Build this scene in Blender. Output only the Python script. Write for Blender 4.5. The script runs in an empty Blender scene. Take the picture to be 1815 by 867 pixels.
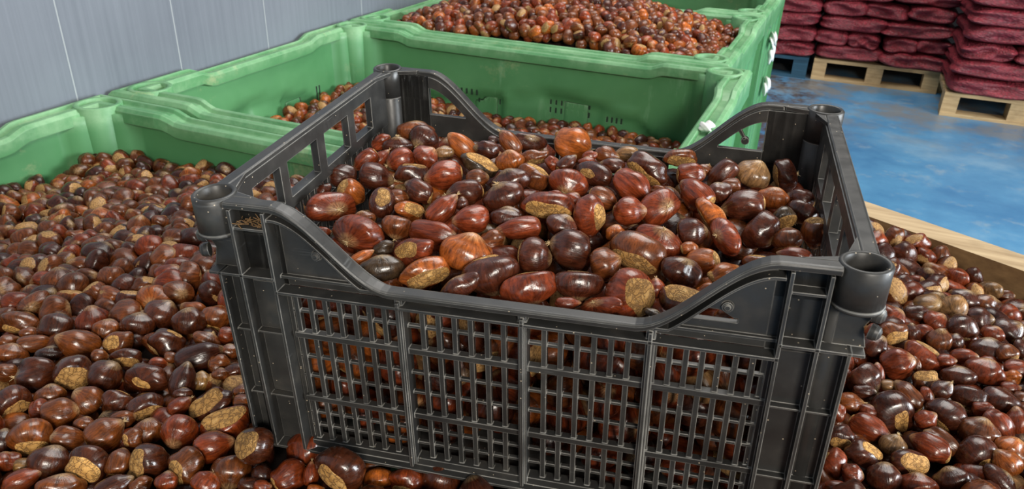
import bpy, math, random
import numpy as np
from mathutils import Vector, Matrix

random.seed(7)
rng = np.random.default_rng(11)
S = bpy.context.scene
COL = S.collection
W, H = 1815, 867
F = 1353.44
RIM = .84
CAMZ = 1.35                       # camera height above the floor
RT = np.array([0.91772567, 0.39631715, 0.0266891])
UP = np.array([-0.20402658, 0.41266827, 0.8877376])
FW = np.array([-0.34081189, 0.82014488, -0.4595755])
CAM = np.array([0, 0, CAMZ])
RC = np.array([[0.9901591774707216, -0.1379843720463601, -0.023347726687500348],
               [0.1371031342108298, 0.9899067193829201, -0.035880600749017375],
               [0.028063033693272198, 0.032326459619248, 0.9990833129166032]])
TC = np.array([-0.21117491358712734, 0.6057642807484845, -0.22890466251668823 + CAMZ])

def ray(px, py):
    return FW + RT * (px - W / 2) / F - UP * (py - H / 2) / F

# ------------------------------------------------------------------ helpers
def mesh_np(name, V, Q, mats, smooth=True, midx=None, attrs=None):
    V = np.asarray(V, np.float32); Q = np.asarray(Q, np.int32)
    me = bpy.data.meshes.new(name)
    me.vertices.add(len(V)); me.vertices.foreach_set('co', V.ravel())
    n = len(Q); me.loops.add(n * 4); me.polygons.add(n)
    me.loops.foreach_set('vertex_index', Q.ravel())
    me.polygons.foreach_set('loop_start', np.arange(n, dtype=np.int32) * 4)
    for m in mats: me.materials.append(m)
    if midx is not None: me.polygons.foreach_set('material_index', np.asarray(midx, np.int32))
    me.polygons.foreach_set('use_smooth', np.full(n, smooth))
    for k, (typ, arr) in (attrs or {}).items():
        a = me.attributes.new(k, typ, 'POINT')
        a.data.foreach_set('vector' if typ == 'FLOAT_VECTOR' else 'color', np.asarray(arr, np.float32).ravel())
    me.update(calc_edges=True); me.validate()
    return me

class MB:
    """collects polygons of one part"""
    def __init__(s): s.v = []; s.f = []; s.m = []; s.sm = []
    def add(s, vs, fs, m=0, sm=False):
        o = len(s.v); s.v += [tuple(float(c) for c in p) for p in vs]
        for q in fs: s.f.append([o + i for i in q]); s.m.append(m); s.sm.append(sm)
    def box(s, x0, x1, y0, y1, z0, z1, m=0):
        vs = [(x, y, z) for z in (z0, z1) for y in (y0, y1) for x in (x0, x1)]
        s.add(vs, [(0, 2, 3, 1), (4, 5, 7, 6), (0, 1, 5, 4), (2, 6, 7, 3), (0, 4, 6, 2), (1, 3, 7, 5)], m)
    def prism(s, pts, axis, a0, a1, m=0, sm=False):
        """polygon pts (2D, convex or strip safe) extruded along axis 0/1/2"""
        def P(p, a):
            q = [p[0], p[1]]; q.insert(axis, a); return tuple(q)
        n = len(pts)
        s.add([P(p, a0) for p in pts] + [P(p, a1) for p in pts],
              [list(range(n))[::-1], list(range(n, 2 * n))] + [(i, (i + 1) % n, n + (i + 1) % n, n + i) for i in range(n)], m, sm)
    def ribbon(s, top, bot, axis, a0, a1, m=0):
        """solid between two 2D polylines, extruded along axis"""
        def P(p, a):
            q = [p[0], p[1]]; q.insert(axis, a); return tuple(q)
        n = len(top)
        vs = [P(p, a) for a in (a0, a1) for L in (bot, top) for p in L]
        B0, T0, B1, T1 = 0, n, 2 * n, 3 * n; fs = []
        for i in range(n - 1):
            fs += [(B0 + i, B0 + i + 1, T0 + i + 1, T0 + i), (B1 + i, T1 + i, T1 + i + 1, B1 + i + 1), (T0 + i, T0 + i + 1, T1 + i + 1, T1 + i), (B0 + i, B1 + i, B1 + i + 1, B0 + i + 1)]
        fs += [(B0, T0, T1, B1), (B0 + n - 1, B1 + n - 1, T1 + n - 1, T0 + n - 1)]
        s.add(vs, fs, m)
    def tube(s, c, R, r, z0, z1, n=28, m=0, plug=None):
        A = [2 * math.pi * i / n for i in range(n)]
        rings = [(R, z0), (R, z1 - .0012), (R - .0012, z1), (r + .0012, z1), (r, z1 - .0012), (r, z0)]
        vs = [(c[0] + q * math.cos(a), c[1] + q * math.sin(a), z) for q, z in rings for a in A]
        k = len(rings)
        fs = [(j * n + i, j * n + (i + 1) % n, ((j + 1) % k) * n + (i + 1) % n, ((j + 1) % k) * n + i) for j in range(k) for i in range(n)]
        s.add(vs, fs, m, True)
        if plug is not None:
            s.add([(c[0] + r * math.cos(a), c[1] + r * math.sin(a), plug) for a in A], [list(range(n))], m)
    def rod(s, a, b, R, n=10, m=0, r2=None):
        a = Vector(a); b = Vector(b); d = (b - a).normalized()
        u = d.orthogonal().normalized(); w = d.cross(u); r2 = R if r2 is None else r2
        A = [2 * math.pi * i / n for i in range(n)]
        vs = [a + (u * math.cos(t) + w * math.sin(t)) * R for t in A] + [b + (u * math.cos(t) + w * math.sin(t)) * r2 for t in A]
        s.add(vs, [(i, (i + 1) % n, n + (i + 1) % n, n + i) for i in range(n)], m, True)
        s.add(vs, [list(range(n))[::-1], list(range(n, 2 * n))], m)
    def mesh(s, name, mats, warp=None):
        me = bpy.data.meshes.new(name)
        me.from_pydata([warp(p) for p in s.v] if warp else s.v, [], s.f)
        for m in mats: me.materials.append(m)
        me.polygons.foreach_set('material_index', s.m); me.polygons.foreach_set('use_smooth', s.sm)
        me.update(); return me

def link(name, me, parent=None):
    o = bpy.data.objects.new(name, me); COL.objects.link(o)
    if parent is not None: o.parent = parent
    return o
def tag(o, label=None, cat=None, group=None, kind=None):
    for k, v in (('label', label), ('category', cat), ('group', group), ('kind', kind)):
        if v: o[k] = v
    return o
def empty(name, loc=(0, 0, 0)):
    o = bpy.data.objects.new(name, None); o.location = loc; COL.objects.link(o); o.empty_display_size = .05; return o

# ------------------------------------------------------------------ materials
class NT:
    def __init__(s, name):
        s.mat = bpy.data.materials.new(name); s.mat.use_nodes = True
        s.t = s.mat.node_tree; s.b = s.t.nodes['Principled BSDF']
    def n(s, typ, **kw):
        nd = s.t.nodes.new(typ)
        for k, v in kw.items():
            if k.startswith('i_'):
                key = k[2:]; key = int(key) if key.isdigit() else key.replace('_', ' ')
                s.set(nd.inputs[key], v)
            else: setattr(nd, k, v)
        return nd
    def set(s, sock, v):
        if isinstance(v, bpy.types.NodeSocket): s.t.links.new(v, sock)
        elif isinstance(v, bpy.types.Node): s.t.links.new(v.outputs[0], sock)
        else: sock.default_value = v
    def p(s, **kw):
        for k, v in kw.items(): s.set(s.b.inputs[k.replace('_', ' ')], v)
    def math(s, op, a, b=None, clamp=False):
        m = s.n('ShaderNodeMath', operation=op, use_clamp=clamp); s.set(m.inputs[0], a)
        if b is not None: s.set(m.inputs[1], b)
        return m.outputs[0]
    def mix(s, fac, a, b, blend='MIX'):
        m = s.n('ShaderNodeMix', data_type='RGBA', blend_type=blend)
        s.set(m.inputs[0], fac); s.set(m.inputs[6], a); s.set(m.inputs[7], b); return m.outputs[2]
    def noise(s, vec, scale, detail=3, rough=.55, out=0):
        return s.n('ShaderNodeTexNoise', i_Vector=vec, i_Scale=scale, i_Detail=detail, i_Roughness=rough).outputs[out]
    def ramp(s, fac, stops):
        r = s.n('ShaderNodeValToRGB', i_0=fac); e = r.color_ramp.elements
        while len(e) < len(stops): e.new(.5)
        for q, (pos, c) in zip(e, stops):
            q.position = pos; q.color = c if len(c) == 4 else (*c, 1)
        return r.outputs[0]
    def rng(s, v, a, b, c=0, d=1):
        return s.n('ShaderNodeMapRange', i_0=v, i_1=a, i_2=b, i_3=c, i_4=d).outputs[0]
    def bump(s, h, strength, dist):
        return s.n('ShaderNodeBump', i_Height=h, i_Strength=strength, i_Distance=dist).outputs[0]
    def coord(s, which='Object'):
        return s.n('ShaderNodeTexCoord').outputs[which]

def lin(c):
    return tuple((v / 255 / 12.92 if v <= 10 else ((v / 255 + .055) / 1.055) ** 2.4) for v in c) + (1,)

def nut_material(name, from_attr):
    m = NT(name)
    nl = m.n('ShaderNodeAttribute', attribute_name='nl').outputs['Vector']
    if from_attr:
        at = m.n('ShaderNodeAttribute', attribute_name='tone')
        col = at.outputs['Color']
        rnd = m.n('ShaderNodeAttribute', attribute_name='tone').outputs['Alpha']
    else:
        oi = m.n('ShaderNodeObjectInfo'); col = oi.outputs['Color']; rnd = oi.outputs['Random']
    sep = m.n('ShaderNodeSeparateXYZ', i_0=nl); x, y, z = sep.outputs
    rho = m.math('SQRT', m.math('ADD', m.math('MULTIPLY', x, x), m.math('MULTIPLY', y, y)))
    rho = m.math('ADD', rho, .12)
    off = m.math('MULTIPLY', rnd, 37.0)
    st = m.n('ShaderNodeCombineXYZ', i_0=m.math('ADD', m.math('DIVIDE', x, rho), off), i_1=m.math('DIVIDE', y, rho), i_2=m.math('MULTIPLY', z, .22))
    stripes = m.noise(st, 6.5, 3, .65)
    wide = m.noise(st, 2.2, 2, .5)
    blob = m.n('ShaderNodeVectorMath', operation='ADD', i_0=nl, i_1=m.n('ShaderNodeCombineXYZ', i_0=off, i_1=off))
    cloud = m.noise(blob, 1.6, 3, .6)
    k = m.math('MULTIPLY', m.rng(stripes, .3, .68, .45, 1.4), m.rng(wide, .3, .7, .7, 1.25))
    k = m.math('MULTIPLY', k, m.rng(cloud, .3, .7, .7, 1.25))
    fine = m.noise(st, 15, 2, .6)
    k = m.math('MULTIPLY', k, m.rng(fine, .34, .46, .62, 1.0))
    c = m.n('ShaderNodeVectorMath', operation='SCALE', i_0=col); m.set(c.inputs['Scale'], k)
    c = c.outputs[0]
    # dull pale bloom / scuffs
    scuff = m.math('MULTIPLY', m.rng(m.noise(blob, 5, 5, .7), .60, .74, 0, 1), m.rng(cloud, .48, .62, 0, .3 if from_attr else .5))
    c = m.mix(scuff, c, (.36, .17, .06, 1))
    # pale burst round the tip
    tipm = m.math('MULTIPLY', m.rng(z, .86, 1.06, 0, 1), m.rng(stripes, .38, .6, .25, 1.0))
    c = m.mix(m.math('MULTIPLY', tipm, .75), c, (.62, .42, .2, 1))
    rough = m.rng(m.noise(blob, 3.0, 4, .6), .35, .7, .2, .42)
    h = m.math('ADD', m.math('MULTIPLY', stripes, .7), m.math('MULTIPLY', m.noise(blob, 2.4, 3), .8))
    if from_attr:
        edge = m.math('ADD', m.math('MULTIPLY', z, -1.0), m.math('MULTIPLY', m.noise(blob, 2.0, 3), .5))
        thr = m.math('ADD', 1.2, m.math('MULTIPLY', m.math('SINE', m.math('MULTIPLY', rnd, 91.0)), .33))
        sc = m.rng(m.math('SUBTRACT', edge, thr), -.02, .02)
        veins = m.noise(blob, 9, 4, .7)
        c = m.mix(sc, c, m.ramp(veins, [(.35, (.13, .06, .02)), (.6, (.46, .26, .09))]))
        rough = m.math('ADD', rough, m.math('MULTIPLY', sc, .35))
    m.p(Base_Color=c, Roughness=rough, Coat_Weight=.14 if from_attr else .3, Coat_Roughness=.12, Normal=m.bump(h, .35, .0016), Specular_IOR_Level=.36 if from_attr else .5)
    return m.mat

def scar_material():
    m = NT('chestnut_scar')
    oi = m.n('ShaderNodeObjectInfo'); co = m.coord('Object')
    v = m.n('ShaderNodeVectorMath', operation='ADD', i_0=co, i_1=oi.outputs['Location']).outputs[0]
    n1 = m.noise(v, 3.2, 4, .7)
    warp = m.n('ShaderNodeVectorMath', operation='ADD', i_0=v, i_1=m.noise(v, 2.5, 3, .6, 1)).outputs[0]
    vor = m.n('ShaderNodeTexVoronoi', feature='DISTANCE_TO_EDGE', i_Vector=warp, i_Scale=2.6).outputs[0]
    veins = m.rng(vor, 0, .13, 0, 1)
    base = m.ramp(n1, [(.3, (.32, .155, .038)), (.55, (.58, .31, .085)), (.75, (.72, .46, .18))])
    tint = m.rng(oi.outputs['Random'], 0, 1, .7, 1.1)
    c = m.mix(m.math('MULTIPLY', .7, m.math('SUBTRACT', 1, veins)), base, (.14, .065, .02, 1))
    c2 = m.n('ShaderNodeVectorMath', operation='SCALE', i_0=c); m.set(c2.inputs['Scale'], tint)
    m.p(Base_Color=c2.outputs[0], Roughness=.72, Normal=m.bump(m.math('ADD', veins, n1), .6, .0015))
    return m.mat

def straw_material():
    m = NT('dry_straw'); n = m.noise(m.coord(), 6, 3)
    m.p(Base_Color=m.ramp(n, [(.3, (.38, .24, .1)), (.7, (.75, .58, .33))]), Roughness=.75); return m.mat

def crate_material():
    m = NT('black_plastic'); co = m.coord('Object')
    n1 = m.noise(co, 14, 5, .65); n2 = m.noise(co, 55, 4, .6)
    base = m.ramp(n1, [(.3, (.021, .0207, .0198)), (.7, (.046, .0455, .043))])
    dust = m.math('MULTIPLY', m.rng(n2, .5, .75, 0, .4), m.rng(n1, .4, .7, 0, 1))
    c = m.mix(dust, base, (.11, .095, .075, 1))
    # small pale specks of debris
    vo = m.n('ShaderNodeTexVoronoi', i_Vector=co, i_Scale=230)
    pick = m.rng(m.n('ShaderNodeSeparateColor', i_0=vo.outputs['Color']).outputs[0],   .86, .88)
    speck = m.math('MULTIPLY', m.math('LESS_THAN', vo.outputs['Distance'], .13), pick)
    c = m.mix(m.math('MULTIPLY', speck, .8), c, (.6, .5, .36, 1))
    # worn pale edges
    bv = m.n('ShaderNodeBevel', samples=6, i_Radius=.0013)
    ge = m.n('ShaderNodeNewGeometry')
    dot = m.n('ShaderNodeVectorMath', operation='DOT_PRODUCT', i_0=bv.outputs[0], i_1=ge.outputs['Normal']).outputs['Value']
    edge = m.rng(dot, .99, .90, 0, 1)
    edge = m.math('MULTIPLY', edge, m.rng(m.noise(co, 30, 3),   .32, .58, .2, .85))
    c = m.mix(edge, c, (.36, .35, .32, 1))
    # long scratches
    sc = m.n('ShaderNodeMapping', i_0=co); sc.inputs['Scale'].default_value = (12, 14, 160)
    scr = m.rng(m.noise(sc.outputs[0], 1.0, 3, .7), .66, .74, 0, .22)
    c = m.mix(scr, c, (.2, .21, .21, 1))
    m.p(Base_Color=c, Roughness=m.rng(n2, .3, .7, .30, .48), Normal=m.n('ShaderNodeBump', i_Height=n2, i_Strength=.12, i_Distance=.001, i_Normal=bv.outputs[0]).outputs[0])
    return m.mat

def bin_material():
    m = NT('green_plastic'); co = m.coord('Object')
    n1 = m.noise(co, 3.2, 4, .6); n2 = m.noise(co, 16, 6, .7)
    c = m.ramp(n1, [(.3, lin((70, 128, 80))), (.7, lin((92, 151, 100)))])
    wear = m.rng(m.noise(co, 7.5, 6, .72), .60, .70, 0, .6)
    z = m.n('ShaderNodeSeparateXYZ', i_0=co).outputs[2]
    top = m.rng(z, .70, .86, .04, 1)
    c = m.mix(m.math('MULTIPLY', wear, top), c, lin((186, 182, 140)))
    bv = m.n('ShaderNodeBevel', samples=4, i_Radius=.0035); ge = m.n('ShaderNodeNewGeometry')
    dot = m.n('ShaderNodeVectorMath', operation='DOT_PRODUCT', i_0=bv.outputs[0], i_1=ge.outputs['Normal']).outputs['Value']
    edge = m.math('MULTIPLY', m.rng(dot, .99, .88), m.rng(m.noise(co, 9, 3), .4, .6, .15, .8))
    c = m.mix(edge, c, lin((160, 200, 160)))
    sm = m.n('ShaderNodeMapping', i_0=co); sm.inputs['Scale'].default_value = (9, 9, 2)
    pale = m.math('MULTIPLY', m.rng(z, RIM - .03, RIM - .008), m.rng(m.noise(co, 11, 5, .7), .40, .68, .05, .6))
    c = m.mix(pale, c, lin((150, 190, 146)))
    streak = m.rng(m.noise(sm.outputs[0], 2.0, 5, .7), .62, .76, 0, .3)
    c = m.mix(streak, c, lin((150, 196, 158)))
    m.p(Base_Color=c, Roughness=m.rng(n2, .3, .7, .38, .6), Normal=m.n('ShaderNodeBump', i_Height=n2, i_Strength=.08, i_Distance=.004, i_Normal=bv.outputs[0]).outputs[0])
    return m.mat

def plain(name, rgb, rough=.6, var=.25, scale=8):
    m = NT(name); n = m.noise(m.coord(), scale, 4, .6)
    a = tuple(v * (1 - var) for v in rgb[:3]); b = tuple(min(1, v * (1 + var)) for v in rgb[:3])
    m.p(Base_Color=m.ramp(n, [(.3, a), (.7, b)]), Roughness=rough, Normal=m.bump(n, .1, .003)); return m.mat

def wood_material(name, dark, light):
    m = NT(name); co = m.coord()
    mp = m.n('ShaderNodeMapping', i_0=co); mp.inputs['Scale'].default_value = (2.2, 26, 26)
    n = m.noise(mp.outputs[0], 2.2, 6, .65); d = m.noise(co, 6, 4, .6)
    c = m.ramp(n, [(.28, dark), (.72, light)])
    c = m.mix(m.rng(d, .55, .75, 0, .55), c, tuple(v * .45 for v in dark) + (1,))
    m.p(Base_Color=c, Roughness=.75, Normal=m.bump(n, .35, .002)); return m.mat

def sack_material():
    m = NT('red_net'); co = m.coord()
    n1 = m.noise(co, 7, 4, .65)
    wv = m.n('ShaderNodeTexWave', i_Vector=co, i_Scale=26, i_Distortion=3.5, i_Detail=3, bands_direction='DIAGONAL').outputs[1]
    vor = m.n('ShaderNodeTexVoronoi', i_Vector=co, i_Scale=24).outputs[0]
    c = m.ramp(n1, [(.3, (.11, .008, .014)), (.55, (.27, .016, .032)), (.78, (.46, .06, .08))])
    c = m.mix(m.rng(vor, .25, .6, 0, .6), c, (.045, .012, .012, 1))
    c = m.mix(m.rng(wv, .8, 1, 0, .3), c, (.5, .12, .14, 1))
    m.p(Base_Color=c, Roughness=.5, Normal=m.bump(m.math('ADD', vor, n1), .5, .012)); return m.mat

def floor_material():
    m = NT('blue_floor_paint'); co = m.coord()
    n1 = m.noise(co, 1.3, 6, .65); n2 = m.noise(co, 5, 6, .7)
    c = m.ramp(n1, [(.32, lin((56, 108, 152))), (.55, lin((84, 138, 176))), (.72, lin((128, 164, 188)))])
    c = m.mix(m.rng(n2, .56, .72, 0, .6), c, lin((152, 162, 166)))
    sx_ = m.n('ShaderNodeSeparateXYZ', i_0=co); y = sx_.outputs[1]
    dirt = m.math('MULTIPLY', m.rng(sx_.outputs[0], .05, -.12), m.rng(m.noise(co, 9, 5, .7), .42, .58, .1, .9))
    c = m.mix(dirt, c, (.07, .04, .025, 1))
    worn = m.math('MULTIPLY', m.rng(y, 4.2, 5.0), m.rng(m.noise(co, 2.3, 5, .7), .44, .58, 0, .75))
    c = m.mix(worn, c, lin((128, 122, 112)))
    m.p(Base_Color=c, Roughness=m.rng(n2, .3, .7, .3, .5)); return m.mat

def wall_material(seams):
    m = NT('grey_wall_panel'); co = m.coord()
    s = m.n('ShaderNodeSeparateXYZ', i_0=co); y, z = s.outputs[1], s.outputs[2]
    mp = m.n('ShaderNodeMapping', i_0=co); mp.inputs['Scale'].default_value = (1, 60, .9)
    n = m.noise(mp.outputs[0], 1.4, 4, .6); n2 = m.noise(co, 2, 4, .6)
    c = m.ramp(n, [(.3, lin((108, 114, 124))), (.7, lin((118, 124, 134)))])
    c = m.mix(m.rng(n2, .35, .7, 0, .2), c, lin((158, 164, 174)))
    groove = m.math('PINGPONG', y, .011)
    line = None
    for sy in seams:
        l = m.math('LESS_THAN', m.math('ABSOLUTE', m.math('SUBTRACT', y, sy)), .0016)
        line = l if line is None else m.math('MAXIMUM', line, l)
    c = m.mix(m.math('MULTIPLY', line, .5), c, lin((190, 195, 195)))
    m.p(Base_Color=c, Roughness=.42, Normal=m.bump(m.math('ADD', m.math('MULTIPLY', groove, 60), m.math('MULTIPLY', line, -1.5)), .25, .002))
    return m.mat

M = dict(nut=nut_material('chestnut_shell', False), heap=nut_material('chestnut_heap', True), scar=scar_material(),
         straw=straw_material(), crate=crate_material(), green=bin_material(),
         slot=plain('dark_slot', (.012, .035, .018), .8), white=plain('white_plastic_scrap', (.75, .75, .72), .5, .08),
         ply=wood_material('plywood_face', (.12, .062, .022), (.26, .15, .06)), plytop=wood_material('plywood_edge', (.3, .2, .1), (.55, .41, .24)),
         pine=wood_material('pallet_pine', (.3, .19, .085), (.56, .40, .21)), bluewood=wood_material('blue_pallet_paint', (.008, .04, .07), (.02, .085, .14)),
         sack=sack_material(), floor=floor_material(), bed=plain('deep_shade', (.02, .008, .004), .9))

# ------------------------------------------------------------------ chestnut prototypes
def cube_sphere(n):
    V = []; Q = []; idx = {}
    g = np.tan(np.linspace(-1, 1, n + 1) * math.pi / 4)
    def vid(p):
        k = tuple(np.round(p, 6))
        if k not in idx: idx[k] = len(V); V.append(p)
        return idx[k]
    for ax in range(3):
        for sg in (-1, 1):
            for i in range(n):
                for j in range(n):
                    q = []
                    for a, b in ((i, j), (i + 1, j), (i + 1, j + 1), (i, j + 1)):
                        p = np.zeros(3); p[ax] = sg; p[(ax + 1) % 3] = g[a] * sg; p[(ax + 2) % 3] = g[b]
                        q.append(vid(p))
                    Q.append(q)
    V = np.array(V); V /= np.linalg.norm(V, axis=1)[:, None]
    return V, np.array(Q)

class Shape:
    """outline of one kind of nut: +z tip, -z base scar, +y rounded side, -y flatter side"""
    def __init__(s, seed, p=2.25, tip=.16, flat=.75, base=.6, lump=.035):
        r = np.random.default_rng(seed)
        s.p, s.tip, s.flat, s.base, s.lump = p, tip, flat, base, lump
        s.ph = r.uniform(0, 6.28, 8); s.k = r.uniform(1.2, 2.8, (4, 3))
    def __call__(s, D):
        D = np.asarray(D, float)
        L = (np.abs(D) ** s.p).sum(1) ** (1 / s.p)
        P = D / L[:, None]
        z = D[:, 2]
        r = 1 + s.tip * np.exp(-(1 - z) / .055) - .05 * np.exp(-((1 - z) - .25) ** 2 / .03)
        for i in range(4): r = r + s.lump * np.sin(D @ s.k[i] * 1.6 + s.ph[i])
        P = P * r[:, None]
        P[:, 1] = np.where(P[:, 1] < 0, P[:, 1] * s.flat, P[:, 1])
        P[:, 2] = np.where(P[:, 2] < -.62, -.62 + (P[:, 2] + .62) * s.base, P[:, 2])
        return P
SHAPES = [Shape(1, 2.1), Shape(2, 2.2, .12, .68, .62, .026), Shape(3, 2.05, .2, .88, .75, .03), Shape(4, 2.2, .1, .92, .6, .024),
          Shape(5, 2.1, .22, .74, .66, .035), Shape(6, 2.0, .14, .82, .7, .04), Shape(7, 2.15, .18, .70, .62, .035), Shape(8, 2.1, .1, .95, .8, .028)]
CS12 = cube_sphere(13)
def nut_mesh(i):
    D, Q = CS12
    return mesh_np('chestnut_%s' % 'abcdefgh'[i], SHAPES[i](D), Q, [M['nut']], attrs={'nl': ('FLOAT_VECTOR', D)})
NUTS = [nut_mesh(i) for i in range(8)]
def scar_mesh(i, amax, seed):
    r = np.random.default_rng(seed); n, k = 40, 9
    ph = r.uniform(0, 6.28, 4); D = []; lift = []
    for j in range(k + 1):
        for t in range(n):
            b = 2 * math.pi * t / n
            a = amax * (1 + .08 * math.sin(2 * b + ph[0]) + .07 * math.sin(3 * b + ph[1]) + .05 * math.sin(5 * b + ph[2]))
            a *= math.sqrt((1.22 * math.cos(b)) ** 2 + (.82 * math.sin(b)) ** 2) * max(j, .02) / k
            D.append((math.sin(a) * math.cos(b), math.sin(a) * math.sin(b), -math.cos(a)))
            lift.append(1.016 if j < k - 1 else (1.020 if j == k - 1 else .985))
    P = SHAPES[i](np.array(D)) * np.array(lift)[:, None]
    Q = [(j * n + t, j * n + (t + 1) % n, (j + 1) * n + (t + 1) % n, (j + 1) * n + t) for j in range(k) for t in range(n)]
    return mesh_np('scar', P, np.array(Q)[:, ::-1], [M['scar']])
SCARS = {(i, z): scar_mesh(i, {'S': .42, 'M': .66, 'L': .88}[z], 50 + i) for i in range(8) for z in 'SML'}
def tuft_mesh(i, seed):
    r = random.Random(seed); mb = MB()
    tip = SHAPES[i](np.array([[0, 0, 1.0]]))[0]
    mb.rod((tip[0], tip[1], tip[2] - .08), (tip[0], tip[1], tip[2] + .05), .09, 8, r2=.05)
    for k in range(8):
        a = k * .8 + r.uniform(-.3, .3); e = r.uniform(.2, 1.2)
        d = Vector((math.cos(a) * math.sin(e), math.sin(a) * math.sin(e), math.cos(e)))
        L = r.uniform(.14, .3)
        mb.rod(Vector(tip) - Vector((0, 0, .03)), Vector(tip) + d * L, .03, 5, r2=.008)
    return mb.mesh('tuft', [M['straw']])
TUFTS = [tuft_mesh(i, 90 + i) for i in range(8)]

TONE = {'r': (.205, .036, .010), 'd': (.072, .017, .007), 'm': (.165, .044, .011), 'o': (.34, .085, .014), 't': (.27, .14, .055), 'x': (.05, .013, .008), 'e': (.055, .032, .016)}

# crate-local helpers -------------------------------------------------------
CORN = {(-1, -1): (-.2316, -.1698), (1, -1): (.2354, -.1586), (1, 1): (.2344, .1478), (-1, 1): (-.2417, .1821)}
HX, HY = .235, .1634
def warp(p):
    u, v = (p[0] / HX + 1) / 2, (p[1] / HY + 1) / 2
    dx = dy = 0
    for (i, j), c in CORN.items():
        w = (u if i > 0 else 1 - u) * (v if j > 0 else 1 - v)
        dx += w * (c[0] - i * HX); dy += w * (c[1] - j * HY)
    return (p[0] + dx, p[1] + dy, p[2])
def to_local(P): return (P - TC) @ RC
def to_world(L): return np.asarray(L) @ RC.T + TC

def sstep(t): t = min(1, max(0, t)); return t * t * (3 - 2 * t)
def crate_surf(l):
    u = max(-1, min(1, l[0] / .23)); v = max(-1, min(1, l[1] / .17))
    return -.070 + .024 * (1 - u * u) * (1 - v * v) + .012 * v
def heap_surf(x, y):
    """height of the nut centres outside the crate"""
    if x > -.22 + .0:
        d = math.hypot(x + .05, y - .55)
        s = .862 - .03 * sstep((d - .35) / .5)
        along = (x - .113) * .899 + (y - 1.254) * -.437
        dist = -((x - .113) * .437 + (y - 1.254) * .899)          # distance in front of the board
        w = sstep(1 - dist / .30)
        tgt = .834 - .05 * sstep(along / .35)
        sr = s * (1 - w) + tgt * w
    if x < -.10:
        d = math.hypot((x + .25) * .9, y - .50)
        sl = .860 - .112 * sstep((d - .28) / .80)
    if x >= -.10: return sr
    if x <= -.22: return sl
    w = (x + .22) / .12
    return sl * (1 - w) + sr * w

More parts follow.
